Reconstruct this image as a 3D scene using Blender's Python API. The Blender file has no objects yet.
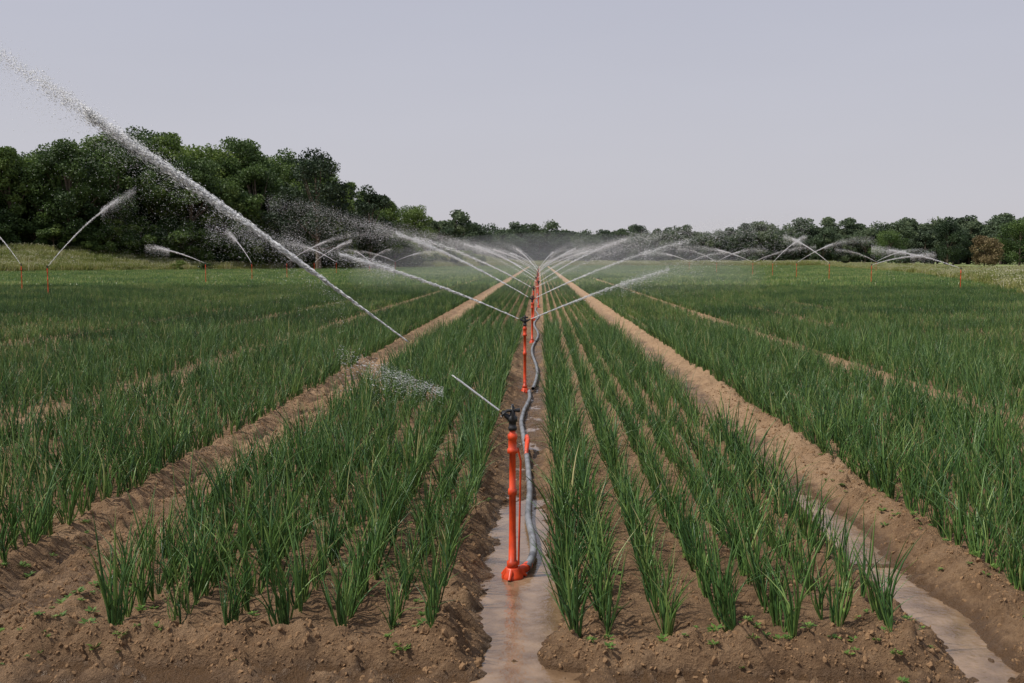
import bpy, math
import numpy as np
from mathutils import Vector
R = np.random.default_rng(7)
scene = bpy.context.scene
scene.view_settings.view_transform = 'Standard'
scene.view_settings.look = 'None'
scene.view_settings.exposure = 0

# ---------------------------------------------------------------- helpers
def mesh_np(name, verts, faces, tint=None, mats=(), matidx=None, smooth=False, extra=None):
    verts = np.asarray(verts, dtype=np.float32); faces = np.asarray(faces, dtype=np.int32)
    me = bpy.data.meshes.new(name)
    n, k = faces.shape
    me.vertices.add(len(verts)); me.vertices.foreach_set("co", verts.ravel())
    me.loops.add(n*k); me.loops.foreach_set("vertex_index", faces.ravel())
    me.polygons.add(n); me.polygons.foreach_set("loop_start", np.arange(0, n*k, k, dtype=np.int32))
    me.update(calc_edges=True)
    for m in mats: me.materials.append(m)
    if matidx is not None: me.polygons.foreach_set("material_index", np.asarray(matidx, dtype=np.int32))
    if smooth: me.polygons.foreach_set("use_smooth", np.ones(n, dtype=bool))
    if tint is not None:
        a = me.attributes.new("tint", 'FLOAT', 'POINT'); a.data.foreach_set("value", np.asarray(tint, dtype=np.float32))
    if extra:
        for k_, v_ in extra.items():
            a = me.attributes.new(k_, 'FLOAT', 'POINT'); a.data.foreach_set("value", np.asarray(v_, dtype=np.float32))
    me.validate()
    return me

def add_obj(name, me, parent=None, coll=None):
    o = bpy.data.objects.new(name, me)
    (coll or scene.collection).objects.link(o)
    if parent: o.parent = parent
    return o

def nt(name):
    m = bpy.data.materials.new(name); m.use_nodes = True
    t = m.node_tree; t.nodes.clear()
    return m, t, t.nodes, t.links

def ramp(N, stops):
    r = N.new('ShaderNodeValToRGB'); cr = r.color_ramp
    while len(cr.elements) > len(stops): cr.elements.remove(cr.elements[-1])
    while len(cr.elements) < len(stops): cr.elements.new(0.5)
    for e, (p, c) in zip(cr.elements, stops):
        e.position = p; e.color = (*c, 1)
    return r

def math_node(N, L, op, a, b=None, clamp=False):
    m = N.new('ShaderNodeMath'); m.operation = op; m.use_clamp = clamp
    for i, v in enumerate((a, b)):
        if v is None: continue
        if isinstance(v, (int, float)): m.inputs[i].default_value = v
        else: L.new(v, m.inputs[i])
    return m.outputs[0]

def leaf_mat(name, stops, rough=0.5, transl=0.3, objvar=0.25, spec=.35):
    m, t, N, L = nt(name)
    out = N.new('ShaderNodeOutputMaterial')
    at = N.new('ShaderNodeAttribute'); at.attribute_name = "tint"
    oi = N.new('ShaderNodeObjectInfo')
    v = math_node(N, L, 'MULTIPLY_ADD', oi.outputs['Random'], objvar)
    N[-1].inputs[2].default_value = -objvar/2
    v = math_node(N, L, 'ADD', v, at.outputs['Fac'], True)
    r = ramp(N, stops); L.new(v, r.inputs[0])
    p = N.new('ShaderNodeBsdfPrincipled'); p.inputs['Roughness'].default_value = rough
    p.inputs['Specular IOR Level'].default_value = spec
    L.new(r.outputs[0], p.inputs['Base Color'])
    tr = N.new('ShaderNodeBsdfTranslucent'); L.new(r.outputs[0], tr.inputs[0])
    mx = N.new('ShaderNodeMixShader'); mx.inputs[0].default_value = transl
    L.new(p.outputs[0], mx.inputs[1]); L.new(tr.outputs[0], mx.inputs[2]); L.new(mx.outputs[0], out.inputs[0])
    return m

def plain_mat(name, col, rough=0.5, metal=0.0, var=0.15, scale=30, spec=0.5):
    m, t, N, L = nt(name)
    out = N.new('ShaderNodeOutputMaterial'); p = N.new('ShaderNodeBsdfPrincipled')
    tc = N.new('ShaderNodeTexCoord'); no = N.new('ShaderNodeTexNoise'); no.inputs['Scale'].default_value = scale
    no.inputs['Detail'].default_value = 5
    L.new(tc.outputs['Object'], no.inputs['Vector'])
    c1 = tuple(c*(1-var*2) for c in col); c2 = tuple(min(1, c*(1+var)) for c in col)
    r = ramp(N, [(0.3, c1), (0.6, c2)]); L.new(no.outputs['Fac'], r.inputs[0])
    L.new(r.outputs[0], p.inputs['Base Color'])
    p.inputs['Roughness'].default_value = rough; p.inputs['Metallic'].default_value = metal
    p.inputs['Specular IOR Level'].default_value = spec
    L.new(p.outputs[0], out.inputs[0])
    return m

def _h(ix, iy, s):
    v = np.sin(ix*127.1 + iy*311.7 + s*74.7)*43758.5453
    return v - np.floor(v)
def vn(x, y, s=0):
    ix = np.floor(x); iy = np.floor(y); fx = x-ix; fy = y-iy
    fx = fx*fx*(3-2*fx); fy = fy*fy*(3-2*fy)
    a = _h(ix, iy, s); b = _h(ix+1, iy, s); c = _h(ix, iy+1, s); d = _h(ix+1, iy+1, s)
    return (a+(b-a)*fx)*(1-fy) + (c+(d-c)*fx)*fy
def fbm(x, y, sc, o=3, s=0):
    v = 0; a = 0.5; t = 0
    for i in range(o):
        v = v + a*vn(x*sc+i*13.7, y*sc-i*7.3, s+i); t += a; a *= 0.55; sc *= 2.1
    return v/t - 0.5
def sst(a, b, x):
    t = np.clip((x-a)/(b-a), 0, 1); return t*t*(3-2*t)

# ---------------------------------------------------------------- terrain
TRACKS = [(-5.6, 0.22, 0.05), (5.15, 0.24, 0.05)]
def xL(y): return np.interp(y, [0, 140, 170, 200, 240, 300], [-82, -82, -62, -42, -27, -5])
def xR(y): return np.interp(y, [0, 52, 75, 130, 300], [21, 26, 34, 50, 85])
YMAX = 300.0
def trench(x, c, hi, ho, dep):
    d = np.abs(x-c); return -dep*sst(0, 1, (ho-d)/(ho-hi))
def cC(y): return -0.13 + 0.08*(vn(y*0.9, y*0, 3)-0.5) + 0.05*sst(7, 16, y)
def cR(y): return 2.12 + 0.10*(vn(y*0.8, y*0, 5)-0.5) + 0.12*sst(8, 20, y)
def cLf(y): return -2.76 + 0.06*(vn(y*0.7, y*0, 8)-0.5)
def fieldmask(x, y):
    return sst(0, 1.5, x-xL(y))*sst(0, 1.5, xR(y)-x)*sst(0, 3, YMAX-y)*sst(2.0, 2.4, y)
def height(x, y):
    fm = fieldmask(x, y)
    near = 1/(1+np.maximum(y-12, 0)/30)
    rough = fbm(x, y, 2.2, 3, 1)*0.055 + fbm(x, y, 8, 3, 2)*0.055 + (np.abs(fbm(x, y, 13, 3, 12))-.1)*0.08
    cl = np.maximum(fbm(x, y, 7, 3, 9)-0.03, 0)*0.28
    dL = np.abs(x-cLf(y)); dR = np.abs(x-cR(y)); dC = np.abs(x-cC(y))
    onpath = np.exp(-(dL/0.5)**2) + np.exp(-((dR-0.36)/0.2)**2) + np.exp(-((dC-0.33)/0.14)**2) + sst(4.95, 4.5, y)
    h = rough*(0.75+0.55*np.clip(onpath, 0, 1)) + cl*np.clip(onpath, 0.3, 1)
    wobC = 1 + 0.8*fbm(x*0+1, y, 1.7, 3, 21)
    h = h + trench(x, cC(y), 0.08*wobC, 0.35*wobC, 0.13-0.055*sst(6.6, 8.5, y))
    wobR = 1 + 1.0*fbm(x*0+2, y, 1.3, 3, 22)
    h = h + trench(x, cR(y), 0.03*wobR, 0.32*wobR, 0.127-0.07*sst(7.2, 9.0, y))
    h = h + trench(x, cLf(y), 0.10, 0.34, 0.05)
    rut = np.exp(-((dL-0.17)/0.05)**2); h = h - .020*rut
    h = h + 0.06*np.exp(-((dL-0.36)/0.09)**2)*(0.3+vn(x*4, y*2, 4)) + 0.05*np.exp(-((dR-0.42)/0.09)**2)*(0.3+vn(x*4, y*3, 6))
    h = h + 0.05*np.exp(-((dC-0.38)/0.07)**2)*(0.3+vn(x*4, y*3, 7))
    for c, w, d in TRACKS[:2]:
        h = h + trench(x, c, w*0.5, w*1.3, d)
    e = 4.50 + 0.14*fbm(x, y*0, 1.3, 3, 30)
    inC = np.exp(-(dC/0.24)**4); inR = np.exp(-(dR/0.3)**4)
    h = h - 0.085*sst(e, e-0.05, y)*(1-inC)*(1-inR)*1.0 + 0.05*np.exp(-((y-e-0.09)/0.07)**2)*(1-inC)*(1-inR)*(0.4+vn(x*5, y*5, 31))
    h = h*np.clip(fm+0.35, 0, 1)*near
    bank = 3.3*sst(0, 20, xL(y)-x)*sst(20, 120, y) + 0.5*sst(0, 8, x-xR(y))*sst(0, 1, 1-np.abs(x-xR(y)-9)/9)
    return h + bank

xs = list(np.arange(-3.6, 3.6, 0.020)); 
st = 0.028; v = 3.6; right = []
while v < 2600:
    right.append(v); st *= 1.024; v += st
xs = np.array([-a for a in right[::-1]] + xs[1:] + right)
ys = list(np.arange(-60, 2, 2.0)) + list(np.arange(2, 4.1, 0.1)) + list(np.arange(4.1, 8.0, 0.018)); v = ys[-1]; st = 0.018
while v < 3000:
    st = max(st, 0.0075*(v-5)); v += st; ys.append(v)
ys = np.array(ys)
X, Y = np.meshgrid(xs, ys)
Z = height(X, Y)
nx, ny = len(xs), len(ys)
V = np.stack([X.ravel(), Y.ravel(), Z.ravel()], 1)
I = np.arange(nx*ny).reshape(ny, nx)
F = np.stack([I[:-1, :-1].ravel(), I[:-1, 1:].ravel(), I[1:, 1:].ravel(), I[1:, :-1].ravel()], 1)
fmv = fieldmask(X, Y).ravel()
dry = (.18 + np.exp(-((X-cLf(Y))/.40)**2)*(.30+.6*sst(5, 9, Y)) + np.exp(-((X-2.4)/.45)**4)*sst(5.5, 9, Y)*.9 + np.exp(-((X+5.6)/.4)**2)*.8 + np.exp(-((X-5.15)/.4)**2)*.9
       + .45*np.exp(-((X-.8)/.9)**4)*sst(6, 11, Y) + .2*sst(7, 14, Y)).ravel()

m_soil, t, N, L = nt("soil")
out = N.new('ShaderNodeOutputMaterial'); p = N.new('ShaderNodeBsdfPrincipled'); L.new(p.outputs[0], out.inputs[0])
geo = N.new('ShaderNodeNewGeometry'); sep = N.new('ShaderNodeSeparateXYZ'); L.new(geo.outputs['Position'], sep.inputs[0])
def noise(sc, det=6, ro=0.6):
    n = N.new('ShaderNodeTexNoise'); n.inputs['Scale'].default_value = sc; n.inputs['Detail'].default_value = det
    n.inputs['Roughness'].default_value = ro; L.new(geo.outputs['Position'], n.inputs['Vector']); return n.outputs['Fac']
n1 = noise(1.3); n2 = noise(16); n3 = noise(60, 6, .7)
s = math_node(N, L, 'MULTIPLY', n1, 0.45); s2 = math_node(N, L, 'MULTIPLY', n2, 0.33); s = math_node(N, L, 'ADD', s, s2)
s2 = math_node(N, L, 'MULTIPLY', n3, 0.22); s = math_node(N, L, 'ADD', s, s2)
ad = N.new('ShaderNodeAttribute'); ad.attribute_name = "dry"
s2 = math_node(N, L, 'MULTIPLY', ad.outputs['Fac'], .15); s = math_node(N, L, 'ADD', s, s2)
rs = ramp(N, [(0.38, (0.095, 0.055, 0.028)), (0.48, (0.195, 0.116, 0.061)), (0.58, (0.285, 0.178, 0.098)), (0.72, (0.41, 0.27, 0.160))]); L.new(s, rs.inputs[0])
w = math_node(N, L, 'ADD', sep.outputs['Z'], 0.068); w = math_node(N, L, 'MULTIPLY', w, 22.0)
n2b = math_node(N, L, 'MULTIPLY_ADD', n2, 1.6); N[-1].inputs[2].default_value = -0.8
w = math_node(N, L, 'ADD', w, n2b, True)
wm = N.new('ShaderNodeMix'); wm.data_type = 'RGBA'; L.new(w, wm.inputs[0]); 
wm.inputs[6].default_value = (0.145, 0.086, 0.046, 1); L.new(rs.outputs[0], wm.inputs[7])
at = N.new('ShaderNodeAttribute'); at.attribute_name = "tint"
ng = noise(0.05); ng2 = noise(1.7)
sg = math_node(N, L, 'ADD', ng, ng2); sg = math_node(N, L, 'MULTIPLY', sg, 0.5)
rg = ramp(N, [(0.35, (0.08, 0.12, 0.035)), (0.5, (0.15, 0.19, 0.06)), (0.65, (0.27, 0.26, 0.11))]); L.new(sg, rg.inputs[0])
fm_ = N.new('ShaderNodeMix'); fm_.data_type = 'RGBA'; L.new(at.outputs['Fac'], fm_.inputs[0])
L.new(rg.outputs[0], fm_.inputs[6]); L.new(wm.outputs[2], fm_.inputs[7])
L.new(fm_.outputs[2], p.inputs['Base Color'])
rr = N.new('ShaderNodeMapRange'); L.new(w, rr.inputs[0]); rr.inputs[3].default_value = 0.3; rr.inputs[4].default_value = 0.92
L.new(rr.outputs[0], p.inputs['Roughness']); p.inputs['Specular IOR Level'].default_value = 0.3
bsum = math_node(N, L, 'MULTIPLY_ADD', n3, 0.9); L.new(n2, N[-1].inputs[2])
bp = N.new('ShaderNodeBump'); bp.inputs['Strength'].default_value = 1.0; bp.inputs['Distance'].default_value = 0.045
L.new(bsum, bp.inputs['Height']); L.new(bp.outputs[0], p.inputs['Normal'])
add_obj("ground", mesh_np("ground", V, F, tint=fmv, mats=[m_soil], smooth=True, extra={"dry": dry}))

# ---------------------------------------------------------------- water in furrows
m_wat, t, N, L = nt("muddy_water")
out = N.new('ShaderNodeOutputMaterial'); p = N.new('ShaderNodeBsdfPrincipled'); L.new(p.outputs[0], out.inputs[0])
geo = N.new('ShaderNodeNewGeometry')
def noise(sc, det=4, ro=0.5):
    n = N.new('ShaderNodeTexNoise'); n.inputs['Scale'].default_value = sc; n.inputs['Detail'].default_value = det
    n.inputs['Roughness'].default_value = ro; L.new(geo.outputs['Position'], n.inputs['Vector']); return n.outputs['Fac']
a = noise(6); r = ramp(N, [(0.35, (0.13, 0.080, 0.045)), (0.65, (0.25, 0.165, 0.10))]); L.new(a, r.inputs[0]); L.new(r.outputs[0], p.inputs['Base Color'])
p.inputs['Roughness'].default_value = 0.03; p.inputs['IOR'].default_value = 1.4; p.inputs['Specular IOR Level'].default_value = 0.85
b = noise(30, 3); bp = N.new('ShaderNodeBump'); bp.inputs['Strength'].default_value = 0.3; bp.inputs['Distance'].default_value = 0.012
L.new(b, bp.inputs['Height']); L.new(bp.outputs[0], p.inputs['Normal'])
def water(name, x0, x1, y0, y1, z, n=40):
    yy = np.linspace(y0, y1, n); v = []
    for y in yy: v += [(x0, y, z), (x1, y, z)]
    f = [(2*i, 2*i+1, 2*i+3, 2*i+2) for i in range(n-1)]
    add_obj(name, mesh_np(name, v, f, mats=[m_wat]))
water("furrow_water", -0.50, 0.22, 3.2, 70, -0.080)
water("furrow_water", 1.78, 2.48, 3.6, 10.0, -0.088)

# ---------------------------------------------------------------- geometry-node scatter
def scatter(name, P, rot, scl, idx, objs):
    coll = bpy.data.collections.new(name+"_parts")
    for o in objs: coll.objects.link(o)
    P = np.asarray(P, dtype=np.float32)
    me = bpy.data.meshes.new(name); me.vertices.add(len(P)); me.vertices.foreach_set("co", P.ravel())
    a = me.attributes.new("rot", 'FLOAT_VECTOR', 'POINT'); a.data.foreach_set("vector", np.asarray(rot, dtype=np.float32).ravel())
    a = me.attributes.new("scl", 'FLOAT_VECTOR', 'POINT'); a.data.foreach_set("vector", np.asarray(scl, dtype=np.float32).ravel())
    a = me.attributes.new("idx", 'INT', 'POINT'); a.data.foreach_set("value", np.asarray(idx, dtype=np.int32))
    o = add_obj(name, me)
    g = bpy.data.node_groups.new(name, 'GeometryNodeTree')
    g.interface.new_socket(name="Geometry", in_out='INPUT', socket_type='NodeSocketGeometry')
    g.interface.new_socket(name="Geometry", in_out='OUTPUT', socket_type='NodeSocketGeometry')
    N = g.nodes; L = g.links
    gi = N.new('NodeGroupInput'); go = N.new('NodeGroupOutput')
    ci = N.new('GeometryNodeCollectionInfo'); ci.inputs['Collection'].default_value = coll
    ci.inputs['Separate Children'].default_value = True; ci.inputs['Reset Children'].default_value = True
    ip = N.new('GeometryNodeInstanceOnPoints'); ip.inputs['Pick Instance'].default_value = True
    def na(nm, ty):
        n = N.new('GeometryNodeInputNamedAttribute'); n.data_type = ty; n.inputs['Name'].default_value = nm; return n.outputs['Attribute']
    e = N.new('FunctionNodeEulerToRotation')
    L.new(na("rot", 'FLOAT_VECTOR'), e.inputs[0]); L.new(e.outputs[0], ip.inputs['Rotation'])
    L.new(na("scl", 'FLOAT_VECTOR'), ip.inputs['Scale']); L.new(na("idx", 'INT'), ip.inputs['Instance Index'])
    L.new(gi.outputs[0], ip.inputs['Points']); L.new(ci.outputs[0], ip.inputs['Instance'])
    L.new(ip.outputs[0], go.inputs[0])
    md = o.modifiers.new("scatter", 'NODES'); md.node_group = g
    return o

# ---------------------------------------------------------------- onions
m_onion = leaf_mat("onion_leaf", [(0.0, (0.026, 0.074, 0.022)), (0.35, (0.070, 0.158, 0.044)), (0.65, (0.145, 0.262, 0.066)), (0.9, (0.28, 0.39, 0.11)), (1.0, (0.52, 0.47, 0.22))], rough=0.31, transl=0.32, objvar=0.42, spec=.55)
def leaves(rng, base, n, H, segs, sides, rad, splay, tintbase):
    V = []; F = []; T = []; off = 0
    for i in range(n):
        az = rng.uniform(0, 2*math.pi); h = H*rng.uniform(0.5, 1.12); sp = rng.uniform(0.02, splay); bend = rng.uniform(0, 0.30)*(1 if rng.random() < 0.80 else 2.4)
        u = np.linspace(0, 1, segs+1)
        lean = sp*u + bend*u**2.6
        rr_ = lean*h; zz = h*(u - 0.38*bend*u**2.5)
        cx = base[0] + np.cos(az)*(rr_+0.006); cy = base[1] + np.sin(az)*(rr_+0.006)
        wob = rng.normal(0, 0.014, 2); cx = cx + wob[0]*np.sin(u*4); cy = cy+wob[1]*np.sin(u*4)
        rad_ = rad*rng.uniform(0.7, 1.2)*np.clip(1.05-u**2.2, 0.06, 1)*(0.75+0.5*np.minimum(u*3, 1)*0.6)
        th = rng.uniform(0, 6.28)
        ti = np.clip(tintbase + rng.normal(0, 0.19), 0, 0.85)
        tip = rng.random() < 0.25
        for k in range(segs+1):
            for j in range(sides):
                a_ = th + 2*math.pi*j/sides
                V.append((cx[k]+math.cos(a_)*rad_[k], cy[k]+math.sin(a_)*rad_[k], base[2]+zz[k]))
                T.append(ti + 0.12*u[k] + (0.4 if (tip and u[k] > 0.9) else 0) + (0.3 if u[k] < 0.08 else 0))
        for k in range(segs):
            for j in range(sides if sides > 2 else 1):
                j2 = (j+1) % sides
                a0 = off+k*sides+j; a1 = off+k*sides+j2; b0 = a0+sides; b1 = a1+sides
                F += [(a0, a1, b1), (a0, b1, b0)]
        off += (segs+1)*sides
    return V, F, T
def merge(parts):
    V = []; F = []; T = []; off = 0
    for v, f, t in parts:
        V += v; T += t; F += [tuple(i+off for i in q) for q in f]; off += len(v)
    return V, F, T
plants = []
for i in range(20):
    rng = np.random.default_rng(100+i)
    v, f, t = leaves(rng, (0, 0, -0.01), int(rng.integers(5, 10)), 0.40, 6, 4, 0.0045, 0.22, 0.38)
    me = mesh_np("onion", v, f, tint=t, mats=[m_onion], smooth=True)
    plants.append(bpy.data.objects.new("onion_part_%02d" % i, me))
ROWS = {"A": [-5.22, -4.94, -4.62, -4.30, -3.98, -3.66, -3.38, -3.18], "B": [-2.30, -2.06, -1.80, -1.53, -1.24, -0.98, -0.72, -0.53],
        "C": [0.17, 0.33, 0.62, 0.92, 1.20, 1.46, 1.70], "D": [2.66, 2.92, 3.20, 3.50, 3.80, 4.12, 4.42, 4.70],
        "E": [-8.1, -7.8, -7.5, -7.2, -6.9, -6.6, -6.3, -6.02], "G": [5.6, 5.9, 6.2, 6.5, 6.8, 7.1, 7.4, 7.7]}
P = []; PS = []
YN = 24.0
for k, rows in ROWS.items():
    dx = {"A": 0.066, "B": 0.051, "C": 0.056, "D": 0.048, "E": 0.062, "G": 0.048}[k]
    for rx in rows:
        y = 4.58 + R.uniform(0, 0.18) + (0.2 if k in "AD" else 0) + (.6 if rx == -2.30 else 0)
        while y < YN:
            g = float(vn(np.array(rx*1.7), np.array(y*1.3), 40)); g2 = float(vn(np.array(rx*5.1), np.array(y*3.3), 41))
            wander = .04*(float(vn(np.array(rx*9), np.array(y*.7), 43))-.5)
            if R.random() < 0.42 + g*0.50 + g2*.35:
                P.append((rx + wander + R.normal(0, 0.020), y)); PS.append(.74+.38*g2+.18*g)
            y += dx*R.uniform(0.4, 1.7)
P = np.array(P); PS = np.array(PS); keep = np.abs(P[:, 0]) < 1.2 + P[:, 1]*0.62; P = P[keep]; PS = PS[keep]
Pz = height(P[:, 0], P[:, 1])
n = len(P); print("plants", n)
sc = PS*np.clip(R.normal(1, .18, n), .4, 1.4)
scatter("onion_plants", np.column_stack([P, Pz]), np.column_stack([R.normal(0, 0.10, n), R.normal(0, 0.10, n), R.uniform(0, 6.28, n)]),
        np.column_stack([sc, sc, sc*R.uniform(0.9, 1.12, n)]), R.integers(0, 20, n), plants)
def tile(seed, length, rows, dx, nl, segs, rad, H, sides=2):
    rng = np.random.default_rng(seed); parts = []
    for rx in rows:
        y = rng.uniform(0, dx)
        while y < length:
            if rng.random() < 0.85:
                parts.append(leaves(rng, (rx+rng.normal(0, 0.025), y, -0.01), nl, H*rng.uniform(0.6, 1.15), segs, sides, rad, 0.22, np.clip(rng.normal(0.35, 0.15), 0.05, 0.75)))
            y += dx*rng.uniform(0.6, 1.5)
    v, f, t = merge(parts)
    return mesh_np("onion_bed", v, f, tint=t, mats=[m_onion])
rows8 = np.linspace(-0.98, 0.98, 7)
mid = [bpy.data.objects.new("bed_a_%d" % i, tile(200+i, 2.0, rows8, 0.066, 6, 3, 0.0058, 0.36, 3)) for i in range(5)]
far = [bpy.data.objects.new("bed_b_%d" % i, tile(300+i, 4.0, rows8, 0.12, 4, 2, 0.012, 0.36)) for i in range(5)]
beds = [(-4.22, 0.98), (-1.40, 0.88), (0.95, 0.78), (3.68, 1.05)]
for k in range(0, 30): beds.append((-5.6-1.375-2.75*k, 1.0)); beds.append((5.15+1.375+2.75*k, 1.0))
Pm = []; Pf = []
for bx, ws in beds:
    y = YN
    if bx < -8.3 or bx > 8: y = 5.0
    while y < 64:
        if abs(bx) < 4 + y*0.62 and bx-1 > xL(y) and bx+1 < xR(y): Pm.append((bx, y, ws))
        y += 2
    y = 64
    while y < YMAX-4:
        if bx-1 > xL(y+2) and bx+1 < xR(y): Pf.append((bx, y, ws))
        y += 4
for nm, Q, ob in (("onion_crop_rows", Pm, mid), ("onion_crop_distance", Pf, far)):
    Q = np.array(Q); n = len(Q); zz = height(Q[:, 0], Q[:, 1]); print(nm, n)
    scatter(nm, np.column_stack([Q[:, :2], zz]), np.zeros((n, 3)), np.column_stack([Q[:, 2], np.ones(n), R.uniform(0.85, 1.12, n)*(0.85+0.3*vn(Q[:, 0]*.3, Q[:, 1]*.12, 5))]), R.integers(0, 5, n), ob)

# ---------------------------------------------------------------- soil clods
m_clod = plain_mat("soil_clod", (0.225, 0.138, 0.075), 0.95, var=0.3, scale=40, spec=0.1)
clods = []
import bmesh
for i in range(7):
    bm = bmesh.new(); bmesh.ops.create_icosphere(bm, subdivisions=2, radius=1)
    rr_ = np.random.default_rng(i); ax = rr_.normal(0, 1, (5, 3)); ax /= np.linalg.norm(ax, axis=1)[:, None]; cut = rr_.uniform(.35, .75, 5)
    for v in bm.verts:
        for a_, c_ in zip(ax, cut):
            dd = v.co.x*a_[0]+v.co.y*a_[1]+v.co.z*a_[2]
            if dd > c_: v.co -= Vector(a_)*(dd-c_)
        v.co *= 0.8 + 0.4*float(vn(np.array(v.co.x*2.2+i*9+v.co.z), np.array(v.co.y*2.2+v.co.z*1.3), i)) + rr_.uniform(-0.10, 0.10)
    me = bpy.data.meshes.new("clod"); bm.to_mesh(me); bm.free(); me.materials.append(m_clod)
    clods.append(bpy.data.objects.new("clod_%d" % i, me))
C = []
for _ in range(7000): C.append((-2.76 + R.normal(0, 0.30), R.uniform(4.4, 14)))
for _ in range(3800): C.append((2.12 + R.choice([-1, 1])*abs(R.normal(0.40, 0.10)), R.uniform(4.4, 14)))
for _ in range(2600): C.append((-0.12 + R.choice([-1, 1])*abs(R.normal(0.36, 0.08)), R.uniform(4.4, 12)))
for _ in range(6000): C.append((R.uniform(-3.6, 3.2), R.normal(4.5, 0.15)))
for _ in range(10000): C.append((R.uniform(-4, 4), R.uniform(4.5, 9)))
C = np.array(C); z = height(C[:, 0], C[:, 1]); k = (z > -0.065) & (C[:, 1] > 4.1); C = C[k]; z = z[k]; n = len(C)
s = 0.0055*np.exp(R.normal(0, 0.55, n)); s = np.clip(s, 0.0025, 0.020)
scatter("soil_clods", np.column_stack([C, z-s*0.2]), R.uniform(0, 6, (n, 3)), np.column_stack([s*1.2, s*R.uniform(.6, 1.4, n), s*R.uniform(.6, 1, n)]), R.integers(0, 7, n), clods)

# small weeds
m_weed = leaf_mat("weed_leaf", [(0.0, (0.05, 0.11, 0.02)), (1.0, (0.16, 0.26, 0.05))], 0.5, 0.3, 0.4)
weeds = []
for i in range(3):
    rng = np.random.default_rng(50+i); V = []; F = []; T = []
    for j in range(16):
        az = rng.uniform(0, 6.28); r0 = rng.uniform(0, 0.3); l = rng.uniform(0.4, 1.0); wd = l*0.28; z0 = rng.uniform(0, 0.25); up = rng.uniform(0.1, 0.7)
        d = np.array([math.cos(az), math.sin(az), up]); q = np.array([-math.sin(az), math.cos(az), 0]); b = d*r0+np.array([0, 0, z0])
        o = len(V); V += [tuple(b), tuple(b+d*l*.5+q*wd), tuple(b+d*l+np.array([0, 0, -.1*l])), tuple(b+d*l*.5-q*wd)]; F.append((o, o+1, o+2, o+3)); T += [rng.uniform(.2, .9)]*4
    weeds.append(bpy.data.objects.new("weed_%d" % i, mesh_np("weed", V, F, tint=T, mats=[m_weed])))
W = []
for cx, cy, sx, sy, cnt in [(1.0, 4.58, .35, .06, 30), (1.9, 6.4, .05, .35, 20), (-2.3, 5.0, .15, .4, 30), (-0.6, 4.65, .12, .12, 14), (2.5, 6.8, .08, .8, 26), (-3.1, 5.6, .1, .8, 22), (0, 6, 2.4, 1.0, 130), (-2.4, 4.55, .4, .1, 24), (1.7, 4.9, .2, .3, 14)]:
    for _ in range(cnt): W.append((R.normal(cx, sx), R.normal(cy, sy)))
W = np.array(W); z = height(W[:, 0], W[:, 1]); k = (z > -0.05) & (W[:, 1] > 4.3); W = W[k]; z = z[k]; n = len(W); s = R.uniform(0.012, 0.045, n)
scatter("small_weeds", np.column_stack([W, z+.002]), np.column_stack([np.zeros((n, 2)), R.uniform(0, 6, n)]), np.column_stack([s, s, s]), R.integers(0, 3, n), weeds)

# ---------------------------------------------------------------- meadow verge
m_mead = leaf_mat("meadow_grass", [(0.0, (0.11, 0.16, 0.035)), (0.5, (0.25, 0.28, 0.08)), (0.85, (0.36, 0.34, 0.14)), (1.0, (0.55, 0.53, 0.38))], 0.7, 0.35, 0.35)
def meadow(seed, H, fl, tm=.42):
    rng = np.random.default_rng(seed); V = []; F = []; T = []
    for j in range(420):
        x, y = rng.uniform(-1.2, 1.2, 2); h = H*rng.uniform(0.4, 1.1); az = rng.uniform(0, 6.28); w = rng.uniform(0.02, 0.05); ln = rng.normal(0, .18, 2)
        o = len(V); q = (math.cos(az)*w, math.sin(az)*w)
        V += [(x-q[0], y-q[1], 0), (x+q[0], y+q[1], 0), (x+ln[0]*.5+q[0]*.8, y+ln[1]*.5+q[1]*.8, h*.6), (x+ln[0]*.5-q[0]*.8, y+ln[1]*.5-q[1]*.8, h*.6)]; F.append((o, o+1, o+2, o+3))
        V += [(x+ln[0]-q[0]*.3, y+ln[1]-q[1]*.3, h), (x+ln[0]+q[0]*.3, y+ln[1]+q[1]*.3, h)]; F.append((o+3, o+2, o+5, o+4))
        tt = float(np.clip(rng.normal(tm, 0.19), 0, .88)); T += [tt]*6
        if rng.random() < fl:
            for q_ in range(3):
                c = np.array([x+ln[0]+rng.normal(0, .05), y+ln[1]+rng.normal(0, .05), h+rng.uniform(-.1, .05)]); a_ = rng.normal(0, 1, (2, 3)); a_ = a_/np.linalg.norm(a_, axis=1)[:, None]*rng.uniform(.02, .05)
                o = len(V); V += [tuple(c-a_[0]), tuple(c-a_[1]), tuple(c+a_[0]), tuple(c+a_[1])]; F.append((o, o+1, o+2, o+3)); T += [1.2]*4
    return mesh_np("meadow", V, F, tint=T, mats=[m_mead])
mead = [bpy.data.objects.new("meadow_%d" % i, meadow(400+i, 1.0, [0.02, .08, .30, .16][i], [.35, .45, .5, .66][i])) for i in range(4)]
M = []
for _ in range(7500):
    y = R.uniform(20, 300); x = xL(y) - abs(R.normal(0, 9)) - R.uniform(-1, 2); M.append((x, y, 1.0))
for _ in range(2600):
    y = R.uniform(30, 300) if R.random() < .5 else R.uniform(30, 110); x = xR(y) + R.uniform(0, 7.5); M.append((x, y, .55))
for _ in range(1500):
    x = R.uniform(-10, 90); M.append((x, YMAX + R.uniform(0, 30), 1.1))
M = np.array(M); z = height(M[:, 0], M[:, 1]); n = len(M); s = R.uniform(.6, 1.35, n)*M[:, 2]
mi = np.where(vn(M[:, 0]*.12, M[:, 1]*.05, 70) > .42, R.integers(1, 4, n), R.integers(0, 3, n))
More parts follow.
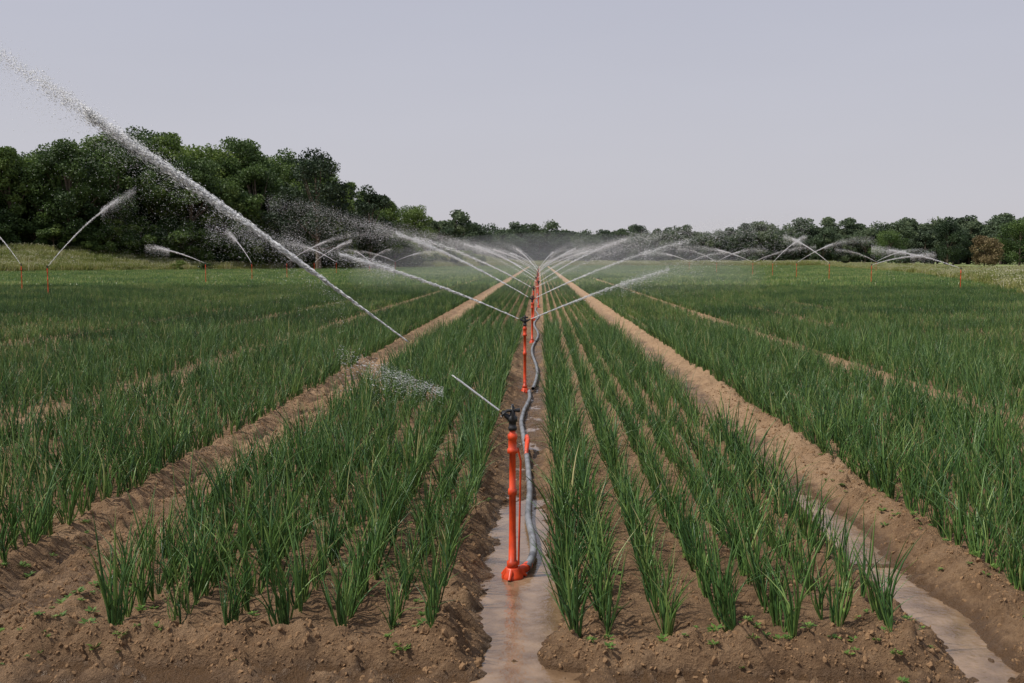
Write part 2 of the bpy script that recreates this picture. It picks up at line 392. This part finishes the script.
mi = np.where((M[:, 0] > 15) & (R.uniform(0, 1, n) < .35), R.integers(2, 4, n), mi)
scatter("meadow_verge", np.column_stack([M[:, :2], z]), np.column_stack([np.zeros((n, 2)), R.uniform(0, 6, n)]), np.column_stack([.4+s*.7, .4+s*.7, s*R.uniform(.45, 1.25, n)]), mi, mead)

# ---------------------------------------------------------------- trees
m_bark = plain_mat("bark", (0.11, 0.085, 0.06), 0.9, scale=4)
FOL = {
 "mid": leaf_mat("foliage_mid", [(0.0, (0.024, 0.048, 0.016)), (0.45, (0.062, 0.108, 0.028)), (0.8, (0.115, 0.178, 0.045)), (1.0, (0.165, 0.225, 0.065))], 0.6, 0.3, 0.35),
 "dark": leaf_mat("foliage_dark", [(0.0, (0.014, 0.028, 0.015)), (0.6, (0.030, 0.056, 0.022)), (1.0, (0.06, 0.095, 0.035))], 0.6, 0.2, 0.1),
 "far": leaf_mat("foliage_far_haze_tint", [(0.0, (0.052, 0.076, 0.050)), (0.5, (0.088, 0.126, 0.070)), (1.0, (0.14, 0.175, 0.088))], 0.75, 0.32, 0.5),  # distance haze painted into the leaf colour: lighter and greyer greens
 "rust": leaf_mat("foliage_rust", [(0.0, (0.11, 0.080, 0.040)), (0.6, (0.22, 0.17, 0.085)), (1.0, (0.29, 0.23, 0.12))], 0.7, 0.2, 0.1),
 "light": leaf_mat("foliage_light", [(0.0, (0.050, 0.088, 0.022)), (0.5, (0.135, 0.200, 0.045)), (1.0, (0.21, 0.28, 0.07))], 0.6, 0.35, 0.3),
}
def tube_np(path, rad, sides=7):
    path = np.array(path, float); V = []; F = []
    for i in range(len(path)):
        d = path[min(i+1, len(path)-1)] - path[max(i-1, 0)]; d = d/np.linalg.norm(d)
        u = np.cross(d, [0, 0, 1.0] if abs(d[2]) < .9 else [1.0, 0, 0]); u /= np.linalg.norm(u); w = np.cross(d, u)
        for j in range(sides):
            a_ = 2*math.pi*j/sides; V.append(tuple(path[i] + rad[i]*(math.cos(a_)*u+math.sin(a_)*w)))
    for i in range(len(path)-1):
        for j in range(sides):
            a0 = i*sides+j; a1 = i*sides+(j+1) % sides; F.append((a0, a1, a1+sides, a0+sides))
    return V, F
def tree(seed, H, W, zlow, fol, nlobes=34, nleaf=240, lsize=0.3):
    rng = np.random.default_rng(seed); V = []; F = []; T = []; MI = []
    def addt(path, rad):
        v, f = tube_np(path, rad); o = len(V); V.extend(v); F.extend([tuple(i+o for i in q) for q in f]); T.extend([.3]*len(v)); MI.extend([0]*len(f))
    lean = rng.normal(0, .02*H, 2)
    addt([(0, 0, -.5), (lean[0]*.2, lean[1]*.2, H*.2), (lean[0]*.5, lean[1]*.5, H*.5), (lean[0], lean[1], H*.85)], [.028*H, .02*H, .013*H, .004*H])
    lobes = []
    for i in range(nlobes):
        u = rng.uniform(0, 1); zc = zlow + (H*.94-zlow)*(u**.8)
        prof = math.sin(math.pi*min(1, .16+.80*u))**.6
        a_ = rng.uniform(0, 6.28); rr_ = W*.5*prof*math.sqrt(rng.uniform(.1, 1))*rng.uniform(.7, 1.05)
        c = np.array([math.cos(a_)*rr_+lean[0]*u, math.sin(a_)*rr_+lean[1]*u, zc]); r_ = W*rng.uniform(.10, .19)
        lobes.append((c, r_))
        if i % 3 == 0:
            s_ = np.array([lean[0]*.4, lean[1]*.4, max(zlow*.7, zc*.55)]); addt([s_, (s_+c)/2+np.array([0, 0, -.02*H]), c], [.009*H, .006*H, .002*H])
    LV = []; LT = []
    for c, r_ in lobes:
        nl = int(nleaf*(r_/(W*.15))**2); tb = rng.normal(.45, .16)
        d = rng.normal(0, 1, (nl, 3)); d /= np.linalg.norm(d, axis=1)[:, None]
        pos = c + d*(r_*(rng.uniform(.35, 1.12, nl)**.7))[:, None]*np.array([1, 1, .78])
        n1 = rng.normal(0, 1, (nl, 3)); n1 /= np.linalg.norm(n1, axis=1)[:, None]; n2 = np.cross(n1, rng.normal(0, 1, (nl, 3))); n2 /= np.linalg.norm(n2, axis=1)[:, None]
        sz = lsize*rng.uniform(.5, 1.1, nl)[:, None]
        q = np.stack([pos-n1*sz, pos-n2*sz*.7, pos+n1*sz, pos+n2*sz*.7], 1)
        LV.append(q.reshape(-1, 3)); LT.append(np.repeat(np.clip(tb + rng.normal(0, .12, nl), 0, 1), 4))
    LV = np.concatenate(LV); LT = np.concatenate(LT); o = len(V)
    nq = len(LV)//4; LF = (np.arange(nq*4).reshape(nq, 4)+o)
    return mesh_np("tree", np.vstack([np.array(V), LV]), np.vstack([np.array(F), LF]), tint=np.concatenate([np.array(T), LT]), mats=[m_bark, FOL[fol]], matidx=np.concatenate([np.array(MI), np.ones(nq, int)]))
wood = [bpy.data.objects.new("wood_%d" % i, tree(500+i, 18, [12, 10, 13, 11, 12, 9][i], [2.5, 2, 3, 2, 2.2, 3][i], ["mid", "mid", "light", "mid", "mid", "light"][i], 46, 300, .24)) for i in range(6)]
bush = [bpy.data.objects.new("bush_%d" % i, tree(600+i, 5, 6, .5, ["mid", "light", "mid"][i], 16, 260, .2)) for i in range(3)]
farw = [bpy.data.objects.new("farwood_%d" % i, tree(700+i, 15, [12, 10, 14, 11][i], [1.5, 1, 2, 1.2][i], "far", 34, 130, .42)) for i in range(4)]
T_ = []
def add_tree(x, y, h): T_.append((x, y, h/18))
for row in range(4):
    x = -150 + R.uniform(0, 4)
    while x < -31:
        fy = np.interp(x, [-150, -95, -62, -45, -30], [150, 163, 182, 196, 235]) + row*9 + R.normal(0, 2.5)
        hh = np.interp(x, [-150, -95, -84, -74, -66, -58, -50, -42, -36, -30], [20, 18.0, 22.5, 24, 21.5, 23, 20.5, 18.5, 15.5, 12])*(0.84+0.05*row)
        add_tree(x, fy, hh*R.uniform(.84, 1.1)); x += R.uniform(4.0, 6.5)
T_ = np.array(T_); z = height(T_[:, 0], T_[:, 1]); n = len(T_)
scatter("woodland", np.column_stack([T_[:, :2], z]), np.column_stack([np.zeros((n, 2)), R.uniform(0, 6, n)]), np.column_stack([T_[:, 2]*R.uniform(.9, 1.15, n), T_[:, 2]*R.uniform(.9, 1.15, n), T_[:, 2]]), R.integers(0, 6, n), wood)
B = []
for _ in range(110):
    x = R.uniform(-120, -28); fy = np.interp(x, [-150, -95, -62, -45, -28], [147, 161, 180, 194, 234]) + R.normal(0, 2); B.append((x, fy, R.uniform(.5, 1.3)))
for x, y, s in [(-60, 165, .35), (-57, 168, .3), (-36, 196, .4), (-27, 246, .5), (-22, 255, .6), (-16, 268, .6), (-24, 262, .9), (-20, 270, .8)]: B.append((x, y, s))
B = np.array(B); z = height(B[:, 0], B[:, 1]); n = len(B)
scatter("woodland_shrubs", np.column_stack([B[:, :2], z]), np.column_stack([np.zeros((n, 2)), R.uniform(0, 6, n)]), np.column_stack([B[:, 2]*1.2, B[:, 2]*1.2, B[:, 2]]), R.integers(0, 3, n), bush)
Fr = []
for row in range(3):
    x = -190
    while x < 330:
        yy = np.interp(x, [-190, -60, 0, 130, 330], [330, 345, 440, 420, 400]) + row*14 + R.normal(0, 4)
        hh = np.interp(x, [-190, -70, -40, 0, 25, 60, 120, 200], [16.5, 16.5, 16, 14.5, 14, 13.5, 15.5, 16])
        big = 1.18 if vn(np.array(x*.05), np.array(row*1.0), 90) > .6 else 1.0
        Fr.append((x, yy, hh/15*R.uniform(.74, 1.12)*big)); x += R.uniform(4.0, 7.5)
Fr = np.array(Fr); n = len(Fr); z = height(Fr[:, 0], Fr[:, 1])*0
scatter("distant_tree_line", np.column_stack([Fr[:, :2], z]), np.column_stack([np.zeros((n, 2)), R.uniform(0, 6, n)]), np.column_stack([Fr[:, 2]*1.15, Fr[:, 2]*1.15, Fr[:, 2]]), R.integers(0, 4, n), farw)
def place(name, me, x, y, s=1, rz=0):
    o = add_obj(name, me); o.location = (x, y, float(height(np.array(float(x)), np.array(float(y))))); o.scale = (s, s, s); o.rotation_euler[2] = rz; return o
dk = tree(801, 21, 14, 5, "dark", 46, 340, .25); dk2 = tree(802, 16, 10, 3, "dark", 40, 300, .25)
place("oak_tree", dk, -40.5, 182, 1.03); place("oak_tree", dk2, -33.0, 194, 1.0); 
place("oak_tree", dk2, -47, 187, .95, 2)
g1 = tree(811, 13, 14, 1.5, "mid", 40, 230, .27); g2 = tree(812, 13, 11, 1.5, "dark", 40, 230, .25); g3 = tree(813, 8.5, 10, .8, "rust", 30, 220, .25)
place("deciduous_tree", g1, 142, 300, 1.05); place("deciduous_tree", g2, 121, 300, 1.0, 1); place("deciduous_tree", g1, 156, 306, 1.0, 2)
place("deciduous_tree", g2, 130, 318, .9, 3); place("rust_leaved_tree", g3, 130, 296, 1.0); place("deciduous_tree", g1, 112, 325, .85, 1.2)

# ---------------------------------------------------------------- sprinklers
m_or = plain_mat("orange_plastic", (0.64, 0.058, 0.012), 0.42, scale=14, var=.16)
m_bk = plain_mat("black_plastic", (0.02, 0.02, 0.022), 0.45)
m_hose = plain_mat("grey_hose", (0.17, 0.175, 0.19), 0.5, scale=8, var=.25)
m_brass = plain_mat("brass", (0.45, 0.33, 0.13), 0.4, metal=.9)
m_drop, t, N, L = nt("water_droplets")
out = N.new('ShaderNodeOutputMaterial'); p = N.new('ShaderNodeBsdfPrincipled'); p.inputs['Base Color'].default_value = (.96, .97, .98, 1); p.inputs['Roughness'].default_value = .3
tr = N.new('ShaderNodeBsdfTranslucent'); tr.inputs[0].default_value = (.98, .98, 1, 1)
mx = N.new('ShaderNodeMixShader'); mx.inputs[0].default_value = .55; L.new(p.outputs[0], mx.inputs[1]); L.new(tr.outputs[0], mx.inputs[2]); L.new(mx.outputs[0], out.inputs[0])
def lathe(profile, sides=20):
    V = []; F = []
    for r_, z in profile:
        for j in range(sides): a_ = 2*math.pi*j/sides; V.append((r_*math.cos(a_), r_*math.sin(a_), z))
    for i in range(len(profile)-1):
        for j in range(sides): a0 = i*sides+j; a1 = i*sides+(j+1) % sides; F.append((a0, a1, a1+sides, a0+sides))
    return V, F
def join(parts):
    V = []; F = []; M = []
    for v, f, m in parts:
        o = len(V); V += [tuple(q) for q in v]; F += [tuple(i+o for i in q) for q in f]; M += [m]*len(f)
    return V, F, M
def riser_mesh(H):
    pr = [(0, 0), (.028, 0), (.028, .06), (.034, .06), (.034, .10), (.024, .105), (.0205, .30), (.0205, H*.52), (.026, H*.525), (.026, H*.56), (.0198, H*.565),
          (.019, H*.78), (.031, H*.785), (.031, H*.81), (.025, H*.815), (.025, H*.87), (.029, H*.875), (.029, H*.90), (.018, H*.91), (.018, H*.93), (0, H*.93)]
    v, f = lathe(pr, 20); parts = [(v, f, 0)]
    return join(parts)
def foot_mesh():
    v, f = lathe([(0, -.02), (.060, -.02), (.066, .0), (.064, .018), (.05, .035), (.044, .06), (.038, .065), (0, .065)], 18); parts = [(v, f, 0)]
    for a_ in (0.3, 2.4, 4.5):
        d = np.array([math.cos(a_), math.sin(a_), 0]); v, f = tube_np([d*.03+[0, 0, .05], d*.055+[0, 0, .03], d*.085+[0, 0, .005]], [.018, .016, .010], 8); parts.append((v, f, 0))
    return join(parts)
def head_mesh(d, slope, H, two):
    parts = []; z0 = H*.93
    v, f = lathe([(0, z0-.004), (.024, z0-.004), (.027, z0+.015), (.022, z0+.02), (.021, z0+.045), (.029, z0+.05), (.029, z0+.075), (.018, z0+.085), (.012, z0+.135), (0, z0+.137)], 14); parts.append((v, f, 0))
    D = np.array([d[0], d[1], slope]); D /= np.linalg.norm(D); B = np.array([0, 0, z0+.055])
    for sgn in ((1, -1) if two else (1,)):
        E = np.array([D[0]*sgn, D[1]*sgn, D[2]])
        v, f = tube_np([B, B+E*.05, B+E*.055, B+E*.085], [.018, .015, .012, .010], 10); parts.append((v, f, 0))
        v, f = tube_np([B+E*.084, B+E*.10], [.0085, .0065], 10); parts.append((v, f, 1))
    T = np.array([0, 0, z0+.115]); q = np.array([-d[1], d[0], 0]); dd = np.array([d[0], d[1], 0])
    v, f = tube_np([T-dd*.040-q*.01, T-dd*.02, T+dd*.03+q*.012, T+dd*.055+q*.015+[0, 0, -.012], T+dd*.065+q*.012+[0, 0, -.035]], [.014, .010, .009, .009, .011], 8); parts.append((v, f, 0))
    v, f = tube_np([B+q*.02, B+q*.034+[0, 0, .04], T+q*.02+[0, 0, .03], T-q*.02+[0, 0, .03], B-q*.034+[0, 0, .04], B-q*.02], [.008]*6, 6); parts.append((v, f, 0))
    hx = [tuple(np.array([math.cos(a_)*.013, math.sin(a_)*.013, z0+.09+a_*.0013])) for a_ in np.linspace(0, 30, 60)]
    v, f = tube_np(hx, [.0018]*60, 4); parts.append((v, f, 1))
    return join(parts), B+D*.10, D
def droplets(name, pos, dirs, size, stretch, parent):
    n = len(pos); dirs = dirs/np.linalg.norm(dirs, axis=1)[:, None]
    a_ = np.cross(dirs, R.normal(0, 1, (n, 3))); a_ /= np.linalg.norm(a_, axis=1)[:, None]; b = np.cross(dirs, a_)
    s = size[:, None]; l = (size*stretch)[:, None]
    V = np.stack([pos-dirs*l, pos+a_*s, pos+(-.5*a_+.866*b)*s, pos+(-.5*a_-.866*b)*s, pos+dirs*l], 1).reshape(-1, 3)
    f = np.array([[0, 2, 1], [0, 3, 2], [0, 1, 3], [4, 1, 2], [4, 2, 3], [4, 3, 1]])
    F = (f[None]+(np.arange(n)*5)[:, None, None]).reshape(-1, 3)
    return add_obj(name, mesh_np(name, V, F, mats=[m_drop]), parent)
def jet(p0, d, slope, v, s0, s1, n, sp0, spk, size, stretch=4, fall=0.0, power=1.0, clump=0.5, seed=0):
    d = np.array(d, float); d /= np.linalg.norm(d); hv = v/math.sqrt(1+slope*slope)
    s = s0 + (s1-s0)*R.uniform(0, 1, n*2)**power
    k = R.uniform(0, 1, n*2) < (1-clump) + clump*(vn(s*5.0+seed*9, s*0, seed) > .42); s = s[k][:n]; n = len(s)
    t = s/hv; z = s*slope - 4.9*t*t; vz = slope*hv - 9.8*t
    q = np.array([-d[1], d[0]]); sg = np.maximum(sp0+spk*s, .002)
    st_ = R.integers(0, 5, n); a1 = np.sin(s*4+st_*2.1+seed)*sg*.8; a2 = np.cos(s*3.3+st_*1.7+seed*2)*sg*.8
    o1 = R.normal(0, 1, n)*sg*.6+a1; o2 = R.normal(0, 1, n)*sg*.6+a2
    fl = np.where(R.uniform(0, 1, n) < .45, R.exponential(1, n)*fall*s, 0)
    pos = np.stack([p0[0]+d[0]*s+q[0]*o1, p0[1]+d[1]*s+q[1]*o1, p0[2]+z+o2-fl], 1)
    dr = np.stack([d[0]*hv+0*s, d[1]*hv+0*s, vz - fl*2], 1)
    return pos, dr, size*np.exp(R.normal(0, .35, n)), np.full(n, stretch)*R.uniform(.5, 1.4, n)
def core(name, p0, d, slope, v, s0, s1, r0, r1, parent):
    d = np.array(d, float); d /= np.linalg.norm(d); hv = v/math.sqrt(1+slope*slope); ss = np.linspace(s0, s1, 24); pts = []
    for s in ss: t = s/hv; pts.append((p0[0]+d[0]*s, p0[1]+d[1]*s, p0[2]+s*slope-4.9*t*t))
    vv, f = tube_np(pts, [r0+(r1-r0)*i/23*R.uniform(.7, 1.1) for i in range(24)], 6)
    return add_obj(name, mesh_np(name, vv, f, mats=[m_drop], smooth=True), parent)
def sprinkler(x, y, H, dirs, detail, two=True):
    z = float(height(np.array(float(x)), np.array(float(y)))); z = max(z, -.08)
    e = bpy.data.objects.new("irrigation_sprinkler", None); scene.collection.objects.link(e); e.location = (x, y, z)
    V, F, M = riser_mesh(H); add_obj("riser_pipe", mesh_np("riser_pipe", V, F, mats=[m_or], matidx=M, smooth=False), e)
    V, F, M = foot_mesh(); add_obj("foot", mesh_np("foot", V, F, mats=[m_or], matidx=M), e)
    d0 = dirs[0]; dd = np.array(d0[0], float); dd /= np.linalg.norm(dd)
    (V, F, M), noz, D = head_mesh(dd, d0[1], H, two); add_obj("impact_head", mesh_np("impact_head", V, F, mats=[m_bk, m_brass], matidx=M, smooth=True), e)
    B = np.array([0, 0, H*.93+.055])
    PP = []
    for i, J in enumerate(dirs):
        d_, slope, v, s0, s1, n, sp0, spk, size, stretch, fall, power, cl, cr = J
        dn = np.array(d_, float); dn /= np.linalg.norm(dn); p0 = B + np.array([dn[0], dn[1], slope])/math.sqrt(1+slope**2)*.10
        if n: PP.append(jet(p0, d_, slope, v, s0, s1, n, sp0, spk, size, stretch, fall, power, cl, seed=i+int(y)))
        if cr: core("water_jet", p0, d_, slope, v, 0, cr, .0055 if detail else .005, .0065 if detail else .008, e)
    if PP: droplets("water_spray", *[np.concatenate([q[k] for q in PP]) for k in range(4)], e)
    return e
S1 = [((-1, -.02), .76, 20, .0, .27, 200, .001, .006, .0022, 6, 0, 1, 0, .25),
      ((-1, -.02), .77, 20, .54, 1.3, 5000, -.003, .0085, .0015, 9, .002, .8, .2, 0),
      ((-1, -.02), .775, 20, 1.0, 2.4, 9000, -.004, .0105, .0014, 7, .004, .8, .4, 0),
      ((-1, -.02), .775, 20, 1.5, 4.2, 12000, -.008, .0165, .0014, 4, .010, .9, .5, 0),
      ((-1, -.02), .765, 20, 1.8, 4.5, 8500, -.01, .045, .0010, 2, .03, 1, .4, 0),
      ((-1, -.02), .72, 20, .9, 4.2, 4500, .0, .02, .0008, 2, .08, 1, .3, 0),
      ((-1, .05), .42, 9, .32, .95, 1500, .006, .040, .0007, 6, .06, 1.2, .3, 0),
      ((-1, .15), .34, 9, .45, .80, 900, .005, .06, .0006, 3, .08, 1, .2, 0)]
sprinkler(-0.16, 5.84, .965, S1, True, two=False)
S2 = [((-1, .10), .44, 13, .0, 2.6, 3600, .003, .006, .0022, 7, .006, 1, .1, 1.6),
      ((-1, .10), .44, 13, 1.8, 4.6, 9000, .0, .024, .0012, 5, .03, 1.5, .35, 0),
      ((-1, .10), .44, 13, 3.2, 6.2, 5000, .0, .05, .0007, 3, .05, 1.3, .35, 0),
      ((1, .15), .42, 13, .0, 2.0, 2200, .003, .008, .0018, 5, .015, 1, .2, .7),
      ((1, .15), .42, 13, 1.3, 4, 5000, .0, .030, .0011, 4, .05, 1.5, .3, 0)]
sprinkler(-0.21, 14.1, 1.03, S2, True)
S3 = [((-1, .05), .60, 13, 0, 3.0, 3600, .004, .009, .0024, 7, .006, 1, .1, 1.5), ((-1, .05), .60, 13, 2.2, 6.0, 11000, 0, .024, .0012, 5, .04, 1.4, .3, 0),
      ((1, -.05), .50, 13, 0, 3.4, 2600, .004, .009, .0024, 5, .01, 1, .2, 1.2), ((1, -.05), .5, 13, 2.4, 6.0, 8000, 0, .028, .0012, 5, .05, 1.4, .3, 0)]
sprinkler(-0.17, 22.4, 1.0, S3, True)
def gen(ang, slope, D, n=1.0, back=True, Lm=9):
    k = max(.0, D/30); sz = .0018+.0010*k**.9
    d = (math.cos(ang), math.sin(ang)); o = [(d, slope, 13, 0, 4, int(2200*n), .006, .010, sz*1.15, 7, .008, 1, .2, 1.6), (d, slope, 13, 3, Lm, int(5000*n), .01, .028, sz*.75, 5, .05, 1.3, .35, 0)]
    if back: o += [((-d[0], -d[1]), slope, 13, 0, 7, int(3600*n), .01, .022, sz*.8, 5, .04, 1, .3, 0)]
    return o
for i in range(11):
    y = 30.7 + 8.3*i
    sprinkler(-0.14+R.normal(0, .05), y, 1.0, gen([2.8, .5, 2.4, 3.3, .9, 2.0, .2, 2.9, 1.2, .6, 2.5][i], R.uniform(.42, .66), y, 1.0), False)
for (x, y, ang, sl, H, n) in [(-25, 50, .95, 1.15, 1.5, 1.05), (-25, 74, 2.9, .42, 1.6, 1.05), (-25, 98, .5, .7, 1.6, 1.1), (-25, 122, 2.8, .6, 1.6, 1.1), (-25, 146, 2.2, .5, 1.6, 1), (-25, 172, .3, .5, 1.6, 1), (-29.5, 56, 2.6, .9, 1.6, 1.05), (-25, 86, 2.3, .8, 1.6, 1.05), (-25, 110, .8, .7, 1.6, 1.05),
                               (25, 60, 2.95, .40, 1.35, 1.05), (25, 76, .15, .30, 1.5, 1.05), (25, 98, .35, .6, 1.6, 1.2), (25, 108, .6, .8, 1.6, 1.05), (25, 118, 2.8, .5, 1.6, 1), (25, 142, .5, .5, 1.6, 1), (25, 168, 2.6, .45, 1.6, 1), (50, 150, .3, .5, 1.6, 1), (25, 87, 2.2, .7, 1.6, 1.05)]:
    sprinkler(x, y, H, gen(ang, sl, y, n, back=(n <= 1), Lm=(5 if n == 1.05 else 9)), False)
# drifting spray
n = 36000
dist = R.uniform(34, 150, n); px = R.normal(0, 1, n)*(2.5+dist*.05)+.01*dist; pz = 0.3+np.abs(R.normal(0, 1, n))*(.8+.015*dist)
k = fbm(px, dist, .12, 3, 60)+fbm(px, pz*3, .35, 2, 61)*.8 > -.02
pos = np.stack([px, dist, pz], 1)[k]; n = len(pos)
e = bpy.data.objects.new("drifting_spray", None); scene.collection.objects.link(e)
droplets("spray_droplets", pos, R.normal(0, 1, (n, 3)), (.002+.00003*pos[:, 1])*R.uniform(.6, 1.3, n), np.full(n, 1.3), e)
def mist(cx, cy, cz, rx, ry, rz, dens):
    m, t, N, L = nt("mist"); out = N.new('ShaderNodeOutputMaterial'); vs = N.new('ShaderNodeVolumeScatter'); vs.inputs['Color'].default_value = (.98, .98, 1, 1); vs.inputs['Density'].default_value = dens; vs.inputs['Anisotropy'].default_value = .2
    L.new(vs.outputs[0], out.inputs['Volume'])
    bm = bmesh.new(); bmesh.ops.create_icosphere(bm, subdivisions=5, radius=1); 
    for q in bm.verts: q.co = Vector((q.co.x*rx+cx, q.co.y*ry+cy, q.co.z*rz+cz))
    me = bpy.data.meshes.new("mist_body"); bm.to_mesh(me); bm.free(); me.materials.append(m); add_obj("mist_body", me, e)
mist(1, 92, .7, 16, 52, 3.4, .0027)

# hose
e = bpy.data.objects.new("irrigation_hose", None); scene.collection.objects.link(e)
kp = np.array([(-.09, 5.90), (-.03, 6.10), (-.045, 6.6), (-.085, 7.1), (-.075, 7.9), (-.10, 8.8), (-.13, 9.6), (-.17, 10.4), (-.215, 11.4), (-.19, 12.3), (-.13, 13.3), (-.15, 14.1)])
ty = np.linspace(5.90, 14.1, 120)
from_x = np.interp(ty, kp[:, 1], kp[:, 0]); ker = np.hanning(11); ker /= ker.sum(); pad = np.pad(from_x, 5, mode='edge'); sx = np.convolve(pad, ker, 'valid')
pts = [(sx[i], ty[i], max(float(height(np.array(sx[i]), np.array(ty[i]))), -.08)*.3-.08*.7+.04+.004*math.sin(i*.3)) for i in range(120)]
v, f = tube_np(pts, [.024+(.0012 if i % 2 else 0) for i in range(120)], 12); add_obj("hose_tube", mesh_np("hose_tube", v, f, mats=[m_hose], smooth=True), e)
y0 = 14.1
while y0 < 100:
    tt = np.linspace(y0+.1, y0+8.2, 50); pts = [(-.10+.06*math.sin((q-y0)*.75), q, -.02) for q in tt]
    v, f = tube_np(pts, [.025]*50, 10); add_obj("hose_tube", mesh_np("hose_tube", v, f, mats=[m_hose], smooth=True), e); y0 += 8.3
v, f = tube_np([(-.125, 9.35, -.03), (-.12, 9.42, .05), (-.115, 9.55, .08), (-.125, 9.8, .07), (-.14, 9.95, .0)], [.018, .022, .024, .022, .018], 10)
add_obj("hose_coupling", mesh_np("hose_coupling", v, f, mats=[m_or], smooth=True), e)
v, f = tube_np([(-.15, 5.86, -.05), (-.11, 5.87, -.045), (-.085, 5.91, -.042), (-.065, 5.97, -.042)], [.026, .028, .029, .027], 12); add_obj("hose_socket", mesh_np("hose_socket", v, f, mats=[m_or]), e)
v, f = tube_np([(-.125, 5.90, -.02), (-.118, 5.90, .3), (-.112, 5.90, .62), (-.13, 5.88, .70)], [.006]*4, 8); add_obj("support_rod", mesh_np("support_rod", v, f, mats=[m_or]), e)

# ---------------------------------------------------------------- light + sky + camera
EL, AZ = 56, -105
w = bpy.data.worlds.new("World"); scene.world = w; w.use_nodes = True
N = w.node_tree.nodes; L = w.node_tree.links; N.clear()
out = N.new('ShaderNodeOutputWorld'); bg = N.new('ShaderNodeBackground'); bg.inputs[1].default_value = .1; L.new(bg.outputs[0], out.inputs[0])
sk = N.new('ShaderNodeTexSky'); sk.sky_type = 'NISHITA'; sk.sun_disc = False; sk.sun_elevation = math.radians(EL); sk.sun_rotation = math.radians(AZ)
sk.air_density = 1.0; sk.dust_density = 4.0; sk.ozone_density = 1.5
tc = N.new('ShaderNodeTexCoord'); sp = N.new('ShaderNodeSeparateXYZ'); L.new(tc.outputs['Generated'], sp.inputs[0])
hz = ramp(N, [(0.0, (.62, .60, .63)), (0.06, (.60, .59, .64)), (0.28, (.51, .52, .61)), (1.0, (.44, .48, .60))]); L.new(sp.outputs['Z'], hz.inputs[0])
cn = N.new('ShaderNodeTexNoise'); cn.inputs['Scale'].default_value = 2.2; cn.inputs['Detail'].default_value = 3
cm = N.new('ShaderNodeMapping'); cm.inputs['Scale'].default_value = (1, 1, 5); L.new(tc.outputs['Generated'], cm.inputs[0]); L.new(cm.outputs[0], cn.inputs['Vector'])
cs = N.new('ShaderNodeMapRange'); L.new(cn.outputs['Fac'], cs.inputs[0]); cs.inputs[3].default_value = 9.7; cs.inputs[4].default_value = 10.6
ml = N.new('ShaderNodeVectorMath'); ml.operation = 'SCALE'; L.new(hz.outputs[0], ml.inputs[0]); L.new(cs.outputs[0], ml.inputs['Scale'])
mx = N.new('ShaderNodeMix'); mx.data_type = 'RGBA'; mx.inputs[0].default_value = .88; L.new(sk.outputs[0], mx.inputs[6]); L.new(ml.outputs[0], mx.inputs[7]); L.new(mx.outputs[2], bg.inputs[0])
sl = bpy.data.lights.new("sun", 'SUN'); sl.energy = 4.3; sl.angle = math.radians(1.5); sl.color = (1, .94, .85)
so = add_obj("sun", sl)
az = math.radians(AZ); el = math.radians(EL)
sd = Vector((math.sin(az)*math.cos(el), math.cos(az)*math.cos(el), math.sin(el)))
so.rotation_euler = sd.to_track_quat('Z', 'Y').to_euler()
cam = bpy.data.cameras.new("camera"); cam.lens = 35; cam.sensor_width = 36; cam.clip_end = 6000; cam.clip_start = .05
co = add_obj("camera", cam); co.location = (0, 0, 1.82); co.rotation_euler = (math.radians(90-4.68), 0, math.radians(1.6)); scene.camera = co
